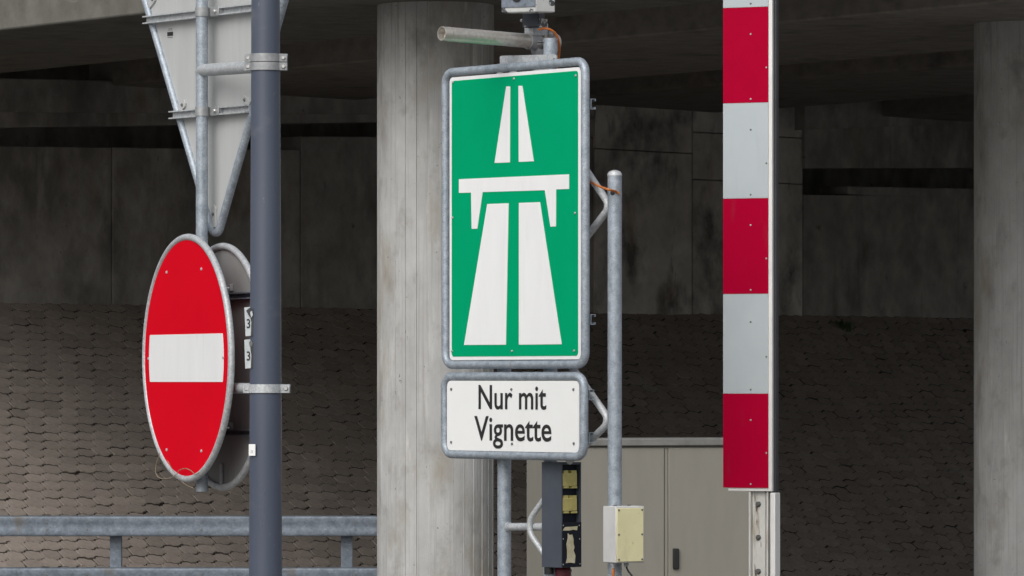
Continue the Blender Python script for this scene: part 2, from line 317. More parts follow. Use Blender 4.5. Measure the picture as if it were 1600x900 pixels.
def paver_geo(rng):
    o_ = paver_outline(rng.uniform(.0008, .0018), rng.uniform(.002, .006)); k = len(o_); ins = .004
    V = [(x, y, -.02) for x, y in o_] + [(x, y, rng.uniform(-.0045, -.002)) for x, y in o_] + [(x * (1 - ins / .11), y * (1 - ins / .07), rng.uniform(-.001, .001)) for x, y in o_]
    Fc = [(i, (i + 1) % k, k + (i + 1) % k, k + i) for i in range(k)] + [(k + i, k + (i + 1) % k, 2 * k + (i + 1) % k, 2 * k + i) for i in range(k)] + [tuple(range(2 * k, 3 * k))]
    return V, Fc
rng = random.Random(3)
geos = [paver_geo(rng) for _ in range(10)]
protos = []
for V, Fc in geos:
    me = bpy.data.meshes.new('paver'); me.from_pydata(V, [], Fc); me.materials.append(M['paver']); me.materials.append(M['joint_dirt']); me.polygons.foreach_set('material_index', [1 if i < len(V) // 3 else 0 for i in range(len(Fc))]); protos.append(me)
cells = []
nrow = int((LEN + LOW) / PH) + 1
for r in range(nrow):
    v = -PH * (r + .5) - .01
    for c in range(-24, 100):
        u = c * PL + (PL / 2 if r % 2 else 0)
        p = S(u, v); px = 800 + p.x / p.y * F; py = HOR - (p.z - EYE) / p.y * F
        if px < -260 or px > 1900: continue
        vis = 0 < px < 1600 and py < 895
        vis = vis and not (583 < px < 776 or 386 < px < 444 or px > 1515 or 1128 < px < 1222 or (803 < py < 842 and px < 590) or (py > 884 and px < 590) or ((px - 305) / 85) ** 2 + ((py - 565) / 200) ** 2 < 1 or 690 < px < 1010)
        cells.append((-(1 / p.y) if vis else 1.0, u, v))
cells.sort(key=lambda t: t[0])
restV, restF, restM = [], [], []
for i, (k, u, v) in enumerate(cells):
    tx, ty = rng.gauss(0, R(1.1)), rng.gauss(0, R(.6)); dz = rng.gauss(0, .0025); rot = rng.gauss(0, R(.8))
    if rng.random() < .10: ty += R(rng.uniform(-3, 3)); tx += R(rng.uniform(-4.5, 4.5))
    du, dv = rng.gauss(0, .0012), rng.gauss(0, .0010)
    if rng.random() < .18: dv += rng.choice((-1, 1)) * rng.uniform(.005, .013); du += rng.uniform(-.007, .007)
    mt = Matrix((WD, VU, SN)).transposed().to_4x4() @ (Matrix.Rotation(rot, 4, 'Z') @ Matrix.Rotation(tx, 4, 'X') @ Matrix.Rotation(ty, 4, 'Y'))
    mt.translation = S(u + du, v + dv, dz); gi = rng.randrange(10)
    if i < 300 and k < 0:
        ob = bpy.data.objects.new('paver', protos[gi]); COL.objects.link(ob); ob.parent = slope; mt.translation = mt.translation - O0; ob.matrix_local = mt
    else:
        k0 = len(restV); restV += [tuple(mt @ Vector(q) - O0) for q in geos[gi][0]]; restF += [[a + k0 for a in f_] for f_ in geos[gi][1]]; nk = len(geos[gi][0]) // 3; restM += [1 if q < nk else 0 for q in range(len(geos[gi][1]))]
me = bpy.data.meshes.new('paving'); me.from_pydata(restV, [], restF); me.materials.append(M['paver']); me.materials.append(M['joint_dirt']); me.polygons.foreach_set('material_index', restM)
ob = bpy.data.objects.new('paving', me); COL.objects.link(ob); ob.parent = slope; ob['kind'] = 'stuff'
# a weed in the joint at the top of the slope
def on_slope(px, py):
    d = Vector(((px - 800) / F, 1, (HOR - py) / F)); c = Vector((0, 0, EYE)); return c + d * ((O0 - c).dot(SN) / d.dot(SN))
wp = on_slope(1318, 512); mb = MB(); wr = random.Random(5)
for k in range(46):
    a = wr.uniform(0, 6.28); l_ = wr.uniform(.04, .13); b0 = wp + WD * wr.gauss(0, .06) + VU * wr.gauss(0, .045)
    t_ = b0 + Vector((math.cos(a), math.sin(a), 0)) * l_ * .6 + Z * l_ * .55; sd = Vector((-math.sin(a), math.cos(a), 0)) * .012; md = (b0 + t_) / 2 + Z * .03
    mb.add([b0 - sd * .5, b0 + sd * .5, md + sd, md - sd, t_], [(0, 1, 2, 3), (3, 2, 4)])
o = obj('weed', mb, M['leaf'], loc=wp, smooth=False); o['label'] = 'small green weed growing at the top of the dark paved slope'; o['category'] = 'plant'; o['kind'] = 'stuff'

# ------------------------------------------------------------------ guardrail
GD = 41.0; gf = Frame(W(0, HOR, GD), 0)
gr = thing('guardrail', 'grey galvanised steel guardrail with two box rails before the paved slope', 'guardrail', W(300, HOR, GD) - Z * EYE)
for y0, y1 in ((806, 838), (887, 919)):
    u0, v0 = gf.at(-160, y1); u1, v1 = gf.at(684, y0); h = v1 - v0
    prof = [(0, v0), (.028, v0 + .006), (.034, v0 + .022), (.024, v0 + h * .35), (.024, v0 + h * .65), (.034, v1 - .022), (.028, v1 - .006), (0, v1), (-.10, v1), (-.10, v0)]
    mb = MB(); k = len(prof); V = [gf.p(u, v, n) for u in (u0, u1) for n, v in prof]
    mb.add(V, [(i, (i + 1) % k, k + (i + 1) % k, k + i) for i in range(k)] + [tuple(range(k)), tuple(range(k, 2 * k))])
    rl = obj('rail', mb, M['galv_dull'], gr, ang=50)
    sp = []
    for px in (74, 136, 315, 432, 556): sp += [gf.p(gf.at(px, 0)[0], v0 + h * .33, .024), gf.p(gf.at(px, 0)[0], v0 + h * .68, .024)]
    bolts('bolt', sp, gf.n, .008, .006, M['screw'], rl, 8)
for px in (179, 541, -183):
    u = gf.at(px, 0)[0]; mb = MB(); zb = -EYE; zt = gf.at(0, 812)[1]
    mb.box(gf, u - .046, u + .046, zb, zt, -.112, -.106); mb.box(gf, u - .046, u - .038, zb, zt, -.20, -.1121); mb.box(gf, u + .038, u + .046, zb, zt, -.20, -.1121)
    obj('post', mb, M['galv_dull'], gr, smooth=False)

# ------------------------------------------------------------------ roadside cabinet
CD = 36.0; cf = Frame(W(850, HOR, CD), -15)
cb = thing('roadside_cabinet', 'taupe grey roadside cabinet with flat cap behind the junction box', 'cabinet', cf.p(.8, -EYE, -.2))
uR = cf.at(1198, 700)[0]; vT = cf.at(1000, 697)[1]; vC = cf.at(1000, 685)[1]
obj('body', MB().box(cf, 0, uR, -EYE, vT, -.47, -.012), M['cabinet'], cb, bevel=.006)
obj('cap', MB().box(cf, -.025, uR + .025, vT + .001, vC, -.50, .025), M['cap_grey'], cb, bevel=.008)
ud = cf.at(1041, 750)[0]
d1 = obj('door', MB().box(cf, .018, ud - .016, -EYE + .1, vT - .014, -.011, .004), M['cabinet'], cb, bevel=.004)
d2 = obj('door', MB().box(cf, ud + .016, uR - .018, -EYE + .1, vT - .014, -.011, .004), M['cabinet'], cb, bevel=.004)
hu, hv = cf.at(1055, 873); obj('handle', MB().box(cf, hu - .022, hu + .022, hv - .073, hv + .073, .0042, .028), M['black'], d2, bevel=.006)
obj('door_seam_cover', MB().box(cf, ud - .010, ud + .010, -EYE + .1, vT - .02, -.0112, -.002), M['cabinet'], cb)

# ------------------------------------------------------------------ posts behind the motorway sign
SD = 21.86; YAW = 54
sf = Frame(W(805, HOR, SD), YAW)
def plane_D(px, off): # depth where the ray at px meets the sign plane shifted by off along n
    u, v = sf.at(px, HOR, off); return sf.p(u, v, off).y
pf = Frame(sf.p(0, 0, -.085), YAW)        # plane through the posts' axes
def post_xy(px): u, v = pf.at(px, HOR); q = pf.p(u, 0); return Vector((q.x, q.y, 0))
zat = lambda q, py: EYE + (HOR - py) / F * q.y
q1, q2, q3 = post_xy(788), post_xy(860), post_xy(960.5)
p1 = thing('sign_post', 'galvanised steel post below the left half of the vignette sign', 'post', q1, 'galvanised posts carrying the motorway sign')
p2 = thing('sign_post', 'galvanised steel post behind the dark signal housing', 'post', q2, 'galvanised posts carrying the motorway sign')
p3 = thing('sign_post', 'galvanised post with rounded cap standing right of the motorway sign', 'post', q3, 'galvanised posts carrying the motorway sign')
obj('tube', MB().tube([q1, q1 + Z * zat(q1, 100)], .0298, 24), M['galv'], p1)
obj('tube', MB().tube([q2, q2 + Z * zat(q2, 60)], .0298, 24), M['galv'], p2)
zt = zat(q3, 274)
obj('tube', MB().tube([q3, q3 + Z * zt], .0298, 24), M['galv'], p3)
obj('cap', MB().tube([q3 + Z * (zt - .002), q3 + Z * (zt + .006), q3 + Z * (zt + .016), q3 + Z * (zt + .022)], [.0308, .0308, .024, .008], 24), M['galv_light'], p3)
hole = Vector((-.35, -1, 0)).normalized(); obj('cable_hole', MB().tube([q3 + hole * .020 + Z * zat(q3, 302), q3 + hole * .0312 + Z * zat(q3, 302)], .010, 12), M['black'], p3)
def vbracket(a, apex, b, parent, r=.0155):
    obj('bracket_tube', MB().tube(fillet([a, apex, b], .035, 8), r, 14), M['galv_light'], parent)
for yt, ya, yb in ((190, 322, 438), (533, 658, 770)):
    ap = q3 - pf.u * .030 - pf.n * .0 + Z * zat(q3, ya)
    e_ = q2 + pf.u * .02 + Z * zat(q2, yb)
    if ya > 600: uv = pf.at(889, 721); e_ = pf.p(*uv)
    vbracket(q2 + pf.u * .02 + Z * zat(q2, yt), ap, e_, p3)
# rung from the left post and V bracket left of the signal housing
obj('rung', MB().tube([q1 + pf.u * .02 + Z * zat(q1, 823), q2 + Z * zat(q2, 823)], .0165, 16), M['galv_light'], p1)
obj('rung_collar', MB().tube([q1 + pf.u * .027 + Z * zat(q1, 823), q1 + pf.u * .040 + Z * zat(q1, 823)], .020, 14), M['galv_light'], p1)
bb = pf.p(pf.at(829, 823)[0], 0, .03); bb.z = zat(q2, 823)
obj('bracket_tube', MB().tube(fillet([q2 + Z * zat(q2, 766), bb, q2 + Z * zat(q2, 880)], .075, 10), .0125, 14), M['galv_light'], p2)

# ------------------------------------------------------------------ motorway sign
def frame_tube(px0, px1, py0, py1, rc, r, parent, n=0, top=None):
    u0 = sf.at(px0, HOR)[0]; u1 = sf.at(px1, HOR)[0]; um = (px0 + px1) / 2; v1 = sf.at(um, py0)[1]; v0 = sf.at(um, py1)[1]
    pts = fillet([sf.p(u0, v0, n), sf.p(u1, v0, n), sf.p(u1, v1, n), sf.p(u0, v1, n)], rc, 8, True)
    obj('frame', MB().tube(pts, r, 16, closed=True), M['galv'], parent); return u0, u1, v0, v1
def rails(parent, ys, ru):
    for y in ys:   # C channels on the back, their open ends show beyond the right edge
        v = sf.at(918, y)[1]; u0, u1 = ru; mb = MB()
        mb.box(sf, u0, u1, v - .022, v + .022, -.024, -.022); mb.box(sf, u0, u1, v + .0195, v + .022, -.046, -.0242); mb.box(sf, u0, u1, v - .022, v - .0195, -.046, -.0242)
        mb.box(sf, u0, u1, v + .012, v + .0194, -.046, -.044); mb.box(sf, u0, u1, v - .0194, v - .012, -.046, -.044)
        obj('channel', mb, M['galv'], parent, smooth=False)
ms = thing('motorway_sign', 'green motorway sign with white carriageways passing under a bridge', 'road sign', sf.p(0, sf.at(805, 569)[1], 0))
U0, U1, V0, V1 = frame_tube(696.5, 914.5, 104.5, 569.5, .050, .0185, ms)
pu0, pu1 = sf.at(702.5, HOR, .012)[0], sf.at(907.5, HOR, .012)[0]; pv0, pv1 = sf.at(805, 562, .012)[1], sf.at(805, 113, .012)[1]
obj('panel', MB().prism(sf, rrect(pu0, pu1, pv0, pv1, .022), .008, .012), M['white'], ms, smooth=False)
gu0, gu1 = pu0 + .018, pu1 - .018; gv0, gv1 = pv0 + .015, pv1 - .015
obj('green_field', MB().prism(sf, rrect(gu0, gu1, gv0, gv1, .016), .0121, .0135), M['green'], ms, smooth=False)
def sym(name, pts, label=None): obj(name, MB().prism(sf, [sf.at(x, y, .015) for x, y in pts], .0136, .015), M['white'], ms, smooth=False)
sym('lane_symbol', [(790.9, 135), (797, 135), (796.6, 253.8), (772.7, 254.6)])
sym('lane_symbol', [(810, 134), (816, 134), (833.9, 252), (810.5, 253)])
sym('bridge_symbol', [(717, 280), (889, 272.3), (889, 295.2), (868.8, 296), (868.5, 353.8), (860, 354.2), (851.2, 297.2), (754, 300.2), (745.7, 357.2), (736.9, 357.6), (736, 300.9), (717, 301.4)])
sym('lane_symbol', [(761.3, 318.7), (794.6, 317.5), (790.4, 538.6), (725, 539)])
sym('lane_symbol', [(810.7, 317), (843.6, 315.8), (877.4, 537.8), (810.7, 538.6)])
bolts('rivet', [sf.p(*sf.at(x, y, .0135), .0135) for x, y in ((708, 128.5), (803.5, 123), (900, 118), (707.5, 340), (899, 333), (706.5, 548.5), (800.5, 548.5), (897.5, 548))], sf.n, .0055, .005, M['bolt'], ms, 10)
rails(ms, (162, 499), (U0 + .05, U1 + .012))
# top plate behind the frame
tp = [(781, 88.5), (784, 87), (866, 85), (869, 88), (869, 135), (781, 135)]
obj('top_plate', MB().prism(sf, [sf.at(x, y, -.028) for x, y in tp], -.034, -.028), M['galv_light'], ms, smooth=False)
bolts('bolt', [sf.p(*sf.at(866, 92.5, -.028), -.028)], sf.n, .005, .004, M['screw'], ms, 8)
for a, b in ((781, 790), (801, 812), (838, 868)):
    obj('spacer', MB().prism(sf, [sf.at(a, 109, -.012), sf.at(b, 107, -.012), sf.at(b, 118, -.012), sf.at(a, 119, -.012)], -.027, .004), M['galv_light'], ms, smooth=False)
bolts('weld_seam', [sf.p((U0 + U1) / 2 - .01, V0, .0)], sf.u, .0192, .010, M['steel_clamp'], ms, 16)

# ------------------------------------------------------------------ vignette sign
vg = thing('supplementary_sign', 'white sign reading Nur mit Vignette below the green motorway sign', 'road sign', sf.p(0, sf.at(805, 712)[1], 0))
U0, U1, V0, V1 = frame_tube(695.5, 912.5, 588, 711.5, .050, .0185, vg)
pu0, pu1 = sf.at(698.5, HOR, .012)[0], sf.at(904.5, HOR, .012)[0]; pv0, pv1 = sf.at(805, 705.5, .012)[1], sf.at(805, 595, .012)[1]
obj('panel', MB().prism(sf, rrect(pu0, pu1, pv0, pv1, .025), .008, .012), M['cream_panel'], vg, smooth=False)
def text_mesh(s):
    cu = bpy.data.curves.new('lettering', 'FONT'); cu.body = s; cu.resolution_u = 6; cu.offset = .012; to = bpy.data.objects.new('lettering', cu); COL.objects.link(to)
    dg = bpy.context.evaluated_depsgraph_get(); dg.update(); me_ = bpy.data.meshes.new_from_object(to.evaluated_get(dg)); bpy.data.objects.remove(to)
    return [v.co.copy() for v in me_.vertices], [list(p.vertices) for p in me_.polygons]
capv, _ = text_mesh('N'); CAP = max(v.y for v in capv)
def lettering(s, fr, u0, u1, vb, vc, n, m, parent, name='lettering', th=.0012, embolden=0):
    vs_, fs_ = text_mesh(s); x0 = min(v.x for v in vs_); x1 = max(v.x for v in vs_); sx = (u1 - u0) / (x1 - x0); sy = (vc - vb) / CAP
    comp = list(range(len(vs_)))       # split into glyph strokes
    def root(i):
        while comp[i] != i: i = comp[i]
        return i
    for f_ in fs_:
        for i in f_[1:]: comp[root(i)] = root(f_[0])
    groups = {}
    for f_ in fs_: groups.setdefault(root(f_[0]), []).append(f_)
    items = []
    for fl_ in groups.values():
        ids = sorted({i for f_ in fl_ for i in f_}); items.append([min(vs_[i].x for i in ids), max(vs_[i].x for i in ids), ids, [fl_]])
    items.sort(key=lambda t: t[0] - t[1]); out = []
    for it in items:                   # a dot joins the stem below it
        for o2 in out:
            if it[0] >= o2[0] - .02 and it[1] <= o2[1] + .02: o2[2] = o2[2] + it[2]; o2[3] += it[3]; break
        else: out.append(it)
    for a_, b_, ids, fls in out:
        mp = {i: k for k, i in enumerate(ids)}; mb = MB(); mb.add([fr.p(u0 + (vs_[i].x - x0) * sx, vb + vs_[i].y * sy, n + th) for i in ids], [[mp[i] for i in f_] for fl_ in fls for f_ in fl_])
        obj('letter', mb, m, parent, smooth=False)
for s, x0, x1, yb, yc in (('Nur mit', 747.5, 853.5, 639, 601.5), ('Vignette', 741, 861.5, 688.3, 650.5)):
    a = sf.at(x0, yb, .0135); b = sf.at(x1, yb, .0135); mid = sf.at((x0 + x1) / 2, yb, .0135)[1]; top = sf.at((x0 + x1) / 2, yc, .0135)[1]
    lettering(s, sf, a[0], b[0], mid, top, .0122, M['black_ink'], vg)
bolts('rivet', [sf.p(*sf.at(x, y, .012), .012) for x, y in ((705.5, 608), (799.5, 608.5), (896.5, 608.5), (705.5, 691), (800.5, 693.5), (897, 693))], sf.n, .006, .005, M['screw'], vg, 10)
rails(vg, (617, 684), (U0 + .05, U1 + .010))

# ------------------------------------------------------------------ steel pipe, clamp and sensor above the sign
pa = W(690, 52.5, 21.62); pb = W(868, 67.5, 22.02); pd = (pb - pa).normalized()
sp = thing('steel_pipe', 'worn open ended steel pipe clamped above the motorway sign', 'pipe', pa)
obj('tube', MB().pipe(pa, pb, .0305, .026), M['pipe'], sp)
obj('pipe_collar', MB().tube([pa + pd * .035, pa + pd * .042], .0312, 28), M['pipe'], sp)
pk = lambda px: pa + pd * ((px - 690) / 178 * (pb - pa).length)
cl = thing('pipe_clamp', 'grey steel clamp holding the pipe on the sign top plate', 'clamp', pk(850))
obj('sleeve', MB().tube([pk(824), pk(840)], .036, 28), M['steel_clamp'], cl)
obj('sleeve', MB().tube([pk(843), pk(868)], .040, 28), M['pipe'], cl)
xq = Vector((pd.x, pd.y, 0)).normalized(); kf = Frame(pk(840), -math.degrees(math.atan2(xq.y, xq.x)) * -1 if False else 0)
kf.u = xq; kf.n = Vector((xq.y, -xq.x, 0)); kf.v = Z
obj('clamp_lug', MB().box(kf, -.030, .012, -.006, .000, .030, .052).box(kf, -.030, .012, -.016, -.0105, .030, .052), M['steel_clamp'], cl, smooth=False, bevel=.001)
bolts('bolt', [kf.p(-.004, .0, .044)], Z, .006, .008, M['bolt'], cl)
obj('upright', MB().box(kf, -.052, .034, .024, .078, -.030, .030), M['galv_light'], cl, bevel=.004)
obj('foot', MB().prism(kf, [(-.018, -.03), (.066, -.03), (.056, -.066), (-.006, -.066)], -.03, .022), M['steel_clamp'], cl, smooth=False, bevel=.002)
bolts('bolt', [kf.p(.058, .034, .036), kf.p(.040, .030, .036)], kf.n, .008, .012, M['bolt'], cl, 6, .011)
obj('clamp_plate', MB().box(kf, .0345, .074, .010, .045, -.02, .034), M['steel_clamp'], cl, bevel=.002)
se = thing('sensor_housing', 'chipped grey paint sensor housing on a dark neck above the pipe', 'sensor', W(832, 42, 21.85))
nf = Frame(W(832, 30, 21.85), 28)
def nb(x0, x1, y0, y1): a = nf.at(x0, y1); b = nf.at(x1, y0); return a[0], b[0], a[1], b[1]
obj('neck', MB().box(nf, *nb(816, 842, 14, 43), -.055, 0), M['chipped_dark'], se, bevel=.004)
obj('neck_side', MB().box(nf, *nb(842.6, 847, 29, 43), -.05, .003), M['chipped'], se, bevel=.002)
bolts('bolt', [nf.p(*nf.at(813, 31.5), -.02), ], -nf.u, .007, .010, M['bolt'], se); bolts('bolt', [nf.p(*nf.at(848, 31.5), -.02)], nf.u, .007, .010, M['bolt'], se)
hf = Frame(W(838, 0, 21.75), -58)     # right side face of the box
a = math.radians(40); fu = Vector((-math.cos(R(30)), -math.sin(R(30)) * -1, 0))
bx = Frame(W(838, 10, 21.70), 25)
u0 = bx.at(783, 10)[0]; vb0 = bx.at(820, 19)[1]; vtop = bx.at(820, -70)[1]
# box: front face faces left, right face faces right; corner edge at px 838
cr = Vector((math.sin(R(62)), math.cos(R(62)), 0)) * .093      # along the right side, going back
cl0 = bx.p(u0, 0) - bx.p(0, 0)
c0 = bx.o
def corner(k, z):
    q = [c0 + cl0, c0, c0 + cr, c0 + cl0 + cr][k]; return Vector((q.x, q.y, z))
zb, zt_ = EYE + (HOR - 19) / F * 21.7, EYE + (HOR + 75) / F * 21.7
obj('housing', MB().hexa([corner(0, zb), corner(1, zb), corner(2, zb), corner(3, zb), corner(0, zt_), corner(1, zt_), corner(2, zt_), corner(3, zt_)]), M['chipped'], se, bevel=.006)
ff = Frame(c0, 25)
pu = ff.at(784, 0)[0]; obj('front_cover', MB().box(ff, pu, -.004, ff.at(838, 10.5)[1], zt_ - c0.z - .01, .0005, .004), M['galv_dull'], se, bevel=.001)
lu, lv = ff.at(808, -5); obj('lens', MB().tube([ff.p(lu, lv, .003), ff.p(lu, lv, .010)], .022, 24), M['black'], se)
# orange cables
def bez(pts, n=10):
    pts = [Vector(p) for p in pts]; out = []
    for i in range(len(pts) - 1):
        p0 = pts[max(0, i - 1)]; p1_ = pts[i]; p2_ = pts[i + 1]; p3_ = pts[min(len(pts) - 1, i + 2)]
        for k in range(n):
            t = k / n; out.append(.5 * ((2 * p1_) + (p2_ - p0) * t + (2 * p0 - 5 * p1_ + 4 * p2_ - p3_) * t * t + (3 * p1_ - p0 - 3 * p2_ + p3_) * t ** 3))
    return out + [pts[-1]]
def cable(name, pts, r, m, label):
    o_ = obj(name, MB().tube(bez(pts), r, 10), m, loc=pts[0]); o_['label'] = label; o_['category'] = 'cable' if 'cable' in name else 'wire'; return o_
cable('orange_cable', [W(842, 46, 21.84), W(853, 44.5, 21.80), W(863, 48, 21.80), W(870, 56, 21.82), W(873.5, 68, 21.84), W(874, 80, 21.86), W(872.5, 95, 21.88), W(871, 130, 21.90)], .0052, M['orange'], 'orange cable looping from the sensor down behind the motorway sign')
cable('orange_cable', [W(905, 284, 21.72), W(922, 284.5, 21.55), W(936, 291, 21.45), W(950, 296, 21.35), W(962, 299, q3.y - .036), W(967, 303, q3.y - .028)], .0050, M['orange'], 'orange cable running from the motorway sign into the capped post')

# ------------------------------------------------------------------ dark signal housing
kd = q2.y - .06
kf2 = Frame(W(877.5, HOR, kd - .05), -45)
sg = thing('signal_housing', 'dark slate signal housing with two yellow blocks and torn stickers', 'signal box', kf2.p(.05, -.78, -.05))
def kb(x0, x1, y0, y1, n0, n1, f=kf2): a = f.at(x0, y1, n1); b = f.at(x1, y0, n1); return a[0], b[0], a[1], b[1], n0, n1
wL = kf2.at(908, 800)[0]; vB = kf2.at(877, 887)[1]; vT2 = kf2.at(877, 722.5)[1]; vM = kf2.at(890, 816)[1]
dpt = .118
mb = MB(); mb.box(kf2, 0, .006, vB, vT2, -dpt, 0); mb.box(kf2, wL - .006, wL, vB, vT2, -dpt, 0); mb.box(kf2, .0061, wL - .0061, vB, vB + .006, -dpt, -.001); mb.box(kf2, .0061, wL - .0061, vT2 - .010, vT2, -dpt, -.001); mb.box(kf2, .0061, wL - .0061, vB + .0061, vT2 - .0101, -dpt, -.03)
obj('housing', mb, M['dark_box'], sg, smooth=False)
obj('recess', MB().box(kf2, .0062, wL - .0062, vM, vT2 - .0102, -.029, -.022), M['dark_face'], sg, smooth=False)
cv = obj('cover_plate', MB().box(kf2, .003, wL - .001, vB + .003, vM, -.0005, .003), M['dark_face'], sg, bevel=.001)
bolts('screw', [kf2.p(*kf2.at(x, y, .003), .003) for x, y in ((880, 821), (905, 821), (880, 842), (905.5, 842), (880, 882), (906, 881))], kf2.n, .003, .002, M['bolt'], cv, 8)
for ya, yb in ((739, 760), (778, 799)):
    bl = obj('yellow_block', MB().box(kf2, *((.0066,) + kb(876, 902, ya, yb, -.0215, -.002)[1:])), M['lens'], sg, bevel=.003)
    for (a0, a1, b0, b1) in ((881, 888, ya - 4, ya + .5), (893, 901, ya - 4, ya + .5), (881, 889, yb - .5, yb + 3), (893, 902, yb - .5, yb + 3)):
        obj('clip', MB().box(kf2, *kb(a0, a1, b0, b1, -.021, -.004)), M['lens'], bl, smooth=False)
def flat(name, pts, f, n, m, parent, th=.0008): return obj(name, MB().prism(f, [f.at(x, y, n) for x, y in pts], n, n + th), m, parent, smooth=False)
flat('torn_sticker', [(881, 826), (883, 823.5), (892, 823), (902.5, 822), (901.5, 828.5), (896, 827.5), (889, 829), (879.5, 829)], kf2, .0032, M['paper'], cv)
flat('torn_sticker', [(887, 833), (890, 836), (894, 835), (896, 842), (896, 849), (897.5, 855), (896, 860), (899, 868), (898, 880), (890, 879), (884, 880), (886, 872), (886, 860), (885, 850), (887, 841)], kf2, .0032, M['paper'], cv)
bs = kf2.p(wL * .52, vB - .002, -.05); obj('base_fitting', MB().tube([bs, bs - Z * .012, bs - Z * .022, bs - Z * .14], [.030, .036, .034, .034], 20), M['burgundy'], sg)
obj('back_fitting', MB().tube([kf2.p(.02, vB - .001, -.095), kf2.p(.02, vB - .03, -.095)], .020, 16), M['black'], sg)

# ------------------------------------------------------------------ junction box on the capped post
jf = Frame(W(962, HOR, q3.y - .125), -32)
jb = thing('junction_box', 'white junction box with pale yellow lid on the capped post', 'junction box', jf.p(.06, jf.at(962, 879)[1], -.05))
ju = jf.at(1007, 835)[0]; jv0 = jf.at(980, 879.5)[1]; jv1 = jf.at(980, 791)[1]
obj('box', MB().box(jf, 0, ju, jv0, jv1, -.098, 0), M['box_white'], jb, bevel=.004)
ld = obj('lid', MB().box(jf, .003, ju - .008, jv0 + .005, jv1 - .008, .0005, .006), M['yellow_lid'], jb, bevel=.002)
bolts('screw', [jf.p(u, v, .006) for u in (.012, ju - .016) for v in (jv0 + .014, (jv0 + jv1) / 2, jv1 - .016)], jf.n, .0045, .002, M['screw'], ld, 8)
for u, r_, l_ in ((.018, .013, .022), (.082, .011, .016)):
    gq = jf.p(u, jv0 - .001, -.045); obj('cable_gland', MB().tube([gq, gq - Z * l_ * .5, gq - Z * l_ * .55, gq - Z * l_], [r_, r_, r_ * .8, r_ * .8], 8), M['steel_clamp'], jb)
bolts('cap_screw', [jf.p(.03, jv1, -.05), jf.p(.10, jv1, -.05)], Z, .008, .005, M['screw'], jb, 8)
gq = jf.p(.018, jv0 - .02, -.045); cable('orange_cable', [gq, gq - Z * .06, gq - Z * .3 + Vector((.01, .02, 0)), gq - Z * .8 + Vector((.0, .05, 0))], .006, M['orange'], 'orange cable hanging below the pale yellow junction box')
gq = jf.p(.082, jv0 - .015, -.045); cable('black_cable', [gq, gq - Z * .02 + Vector((.008, 0, 0)), gq - Z * .05 + Vector((.03, 0, 0)), gq - Z * .09 + Vector((.05, .03, 0)), gq - Z * .5 + Vector((.02, .08, 0))], .004, M['rubber'], 'thin black cable hanging from the right gland of the junction box')

# ------------------------------------------------------------------ raised barrier boom
bf = Frame(W(1165, HOR, 22.4), 26)
bo = thing('barrier_boom', 'raised barrier boom with red and white panels and black rubber edge', 'barrier', bf.p(0, -EYE, -.05))
ul, ur, up, ue = bf.at(1130.3, 400)[0], bf.at(1200.6, 400)[0], bf.at(1208, 400)[0], bf.at(1217.5, 400)[0]
ys = [-440, -290, -139, 11.5, 160.8, 310, 459.2, 615, 762.3]
for i in range(len(ys) - 1):
    va, vb_ = bf.at(1165, ys[i + 1])[1], bf.at(1165, ys[i])[1]; redp = i % 2 == 1
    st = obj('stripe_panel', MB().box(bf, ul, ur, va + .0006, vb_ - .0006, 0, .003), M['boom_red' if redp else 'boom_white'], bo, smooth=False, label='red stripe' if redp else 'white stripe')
    yy = (ys[i] + ys[i + 1]) / 2; hh = (ys[i + 1] - ys[i])
    if ys[i + 1] > 0: bolts('rivet', [bf.p(*bf.at(1173, yy - hh * .22, .003), .003), bf.p(*bf.at(1173, yy + hh * .46, .003), .003), bf.p(*bf.at(1197.5, yy + hh * .13, .003), .003)], bf.n, .0042, .003, M['bolt' if redp else 'screw'], st, 8)
vB3 = bf.at(1165, 764)[1]; vT3 = bf.at(1165, -440)[1]
obj('profile', MB().box(bf, ul + .02, bf.at(1206.5, 400, -.002)[0], vB3 - .01, vT3, -.020, -.002), M['profile_white'], bo, bevel=.003)
obj('rubber_edge', MB().box(bf, ur - .03, bf.at(1213.5, 400, -.0205)[0], bf.at(1200, 770)[1], vT3, -.048, -.0205), M['rubber'], bo, bevel=.006)
zlow = -1.1
x = lambda px, n=0: bf.at(px, 830, n)[0]
vt4 = bf.at(1185, 763.5)[1]
mb = MB(); mb.box(bf, x(1175.6, -.026), x(1196, -.026), zlow, vt4, -.03, -.026); mb.box(bf, x(1169.5, -.008), x(1172.5, -.008), zlow, vt4 - .006, -.05, -.008); mb.box(bf, x(1197, -.010), x(1200, -.010), zlow, vt4, -.05, -.010)
obj('bracket', mb, M['bracket_white'], bo, bevel=.003)
obj('bracket_side', MB().box(bf, x(1203, -.004), x(1211, -.004), zlow, bf.at(1210, 770)[1], -.064, -.004), M['profile_white'], bo, bevel=.004)
bolts('bolt', [bf.p(*bf.at(1185, y, -.026), -.026) for y in (788, 840, 893)], bf.n, .011, .012, M['screw'], bo, 6, .013)
obj('housing', MB().box(bf, -.26, .26, -EYE, zlow + .10, -.45, -.092), M['profile_white'], bo, bevel=.02)
obj('pivot', MB().tube([bf.p(x(1190), zlow + .03, -.0925), bf.p(x(1190), zlow + .03, -.05)], .05, 24), M['steel_clamp'], bo)

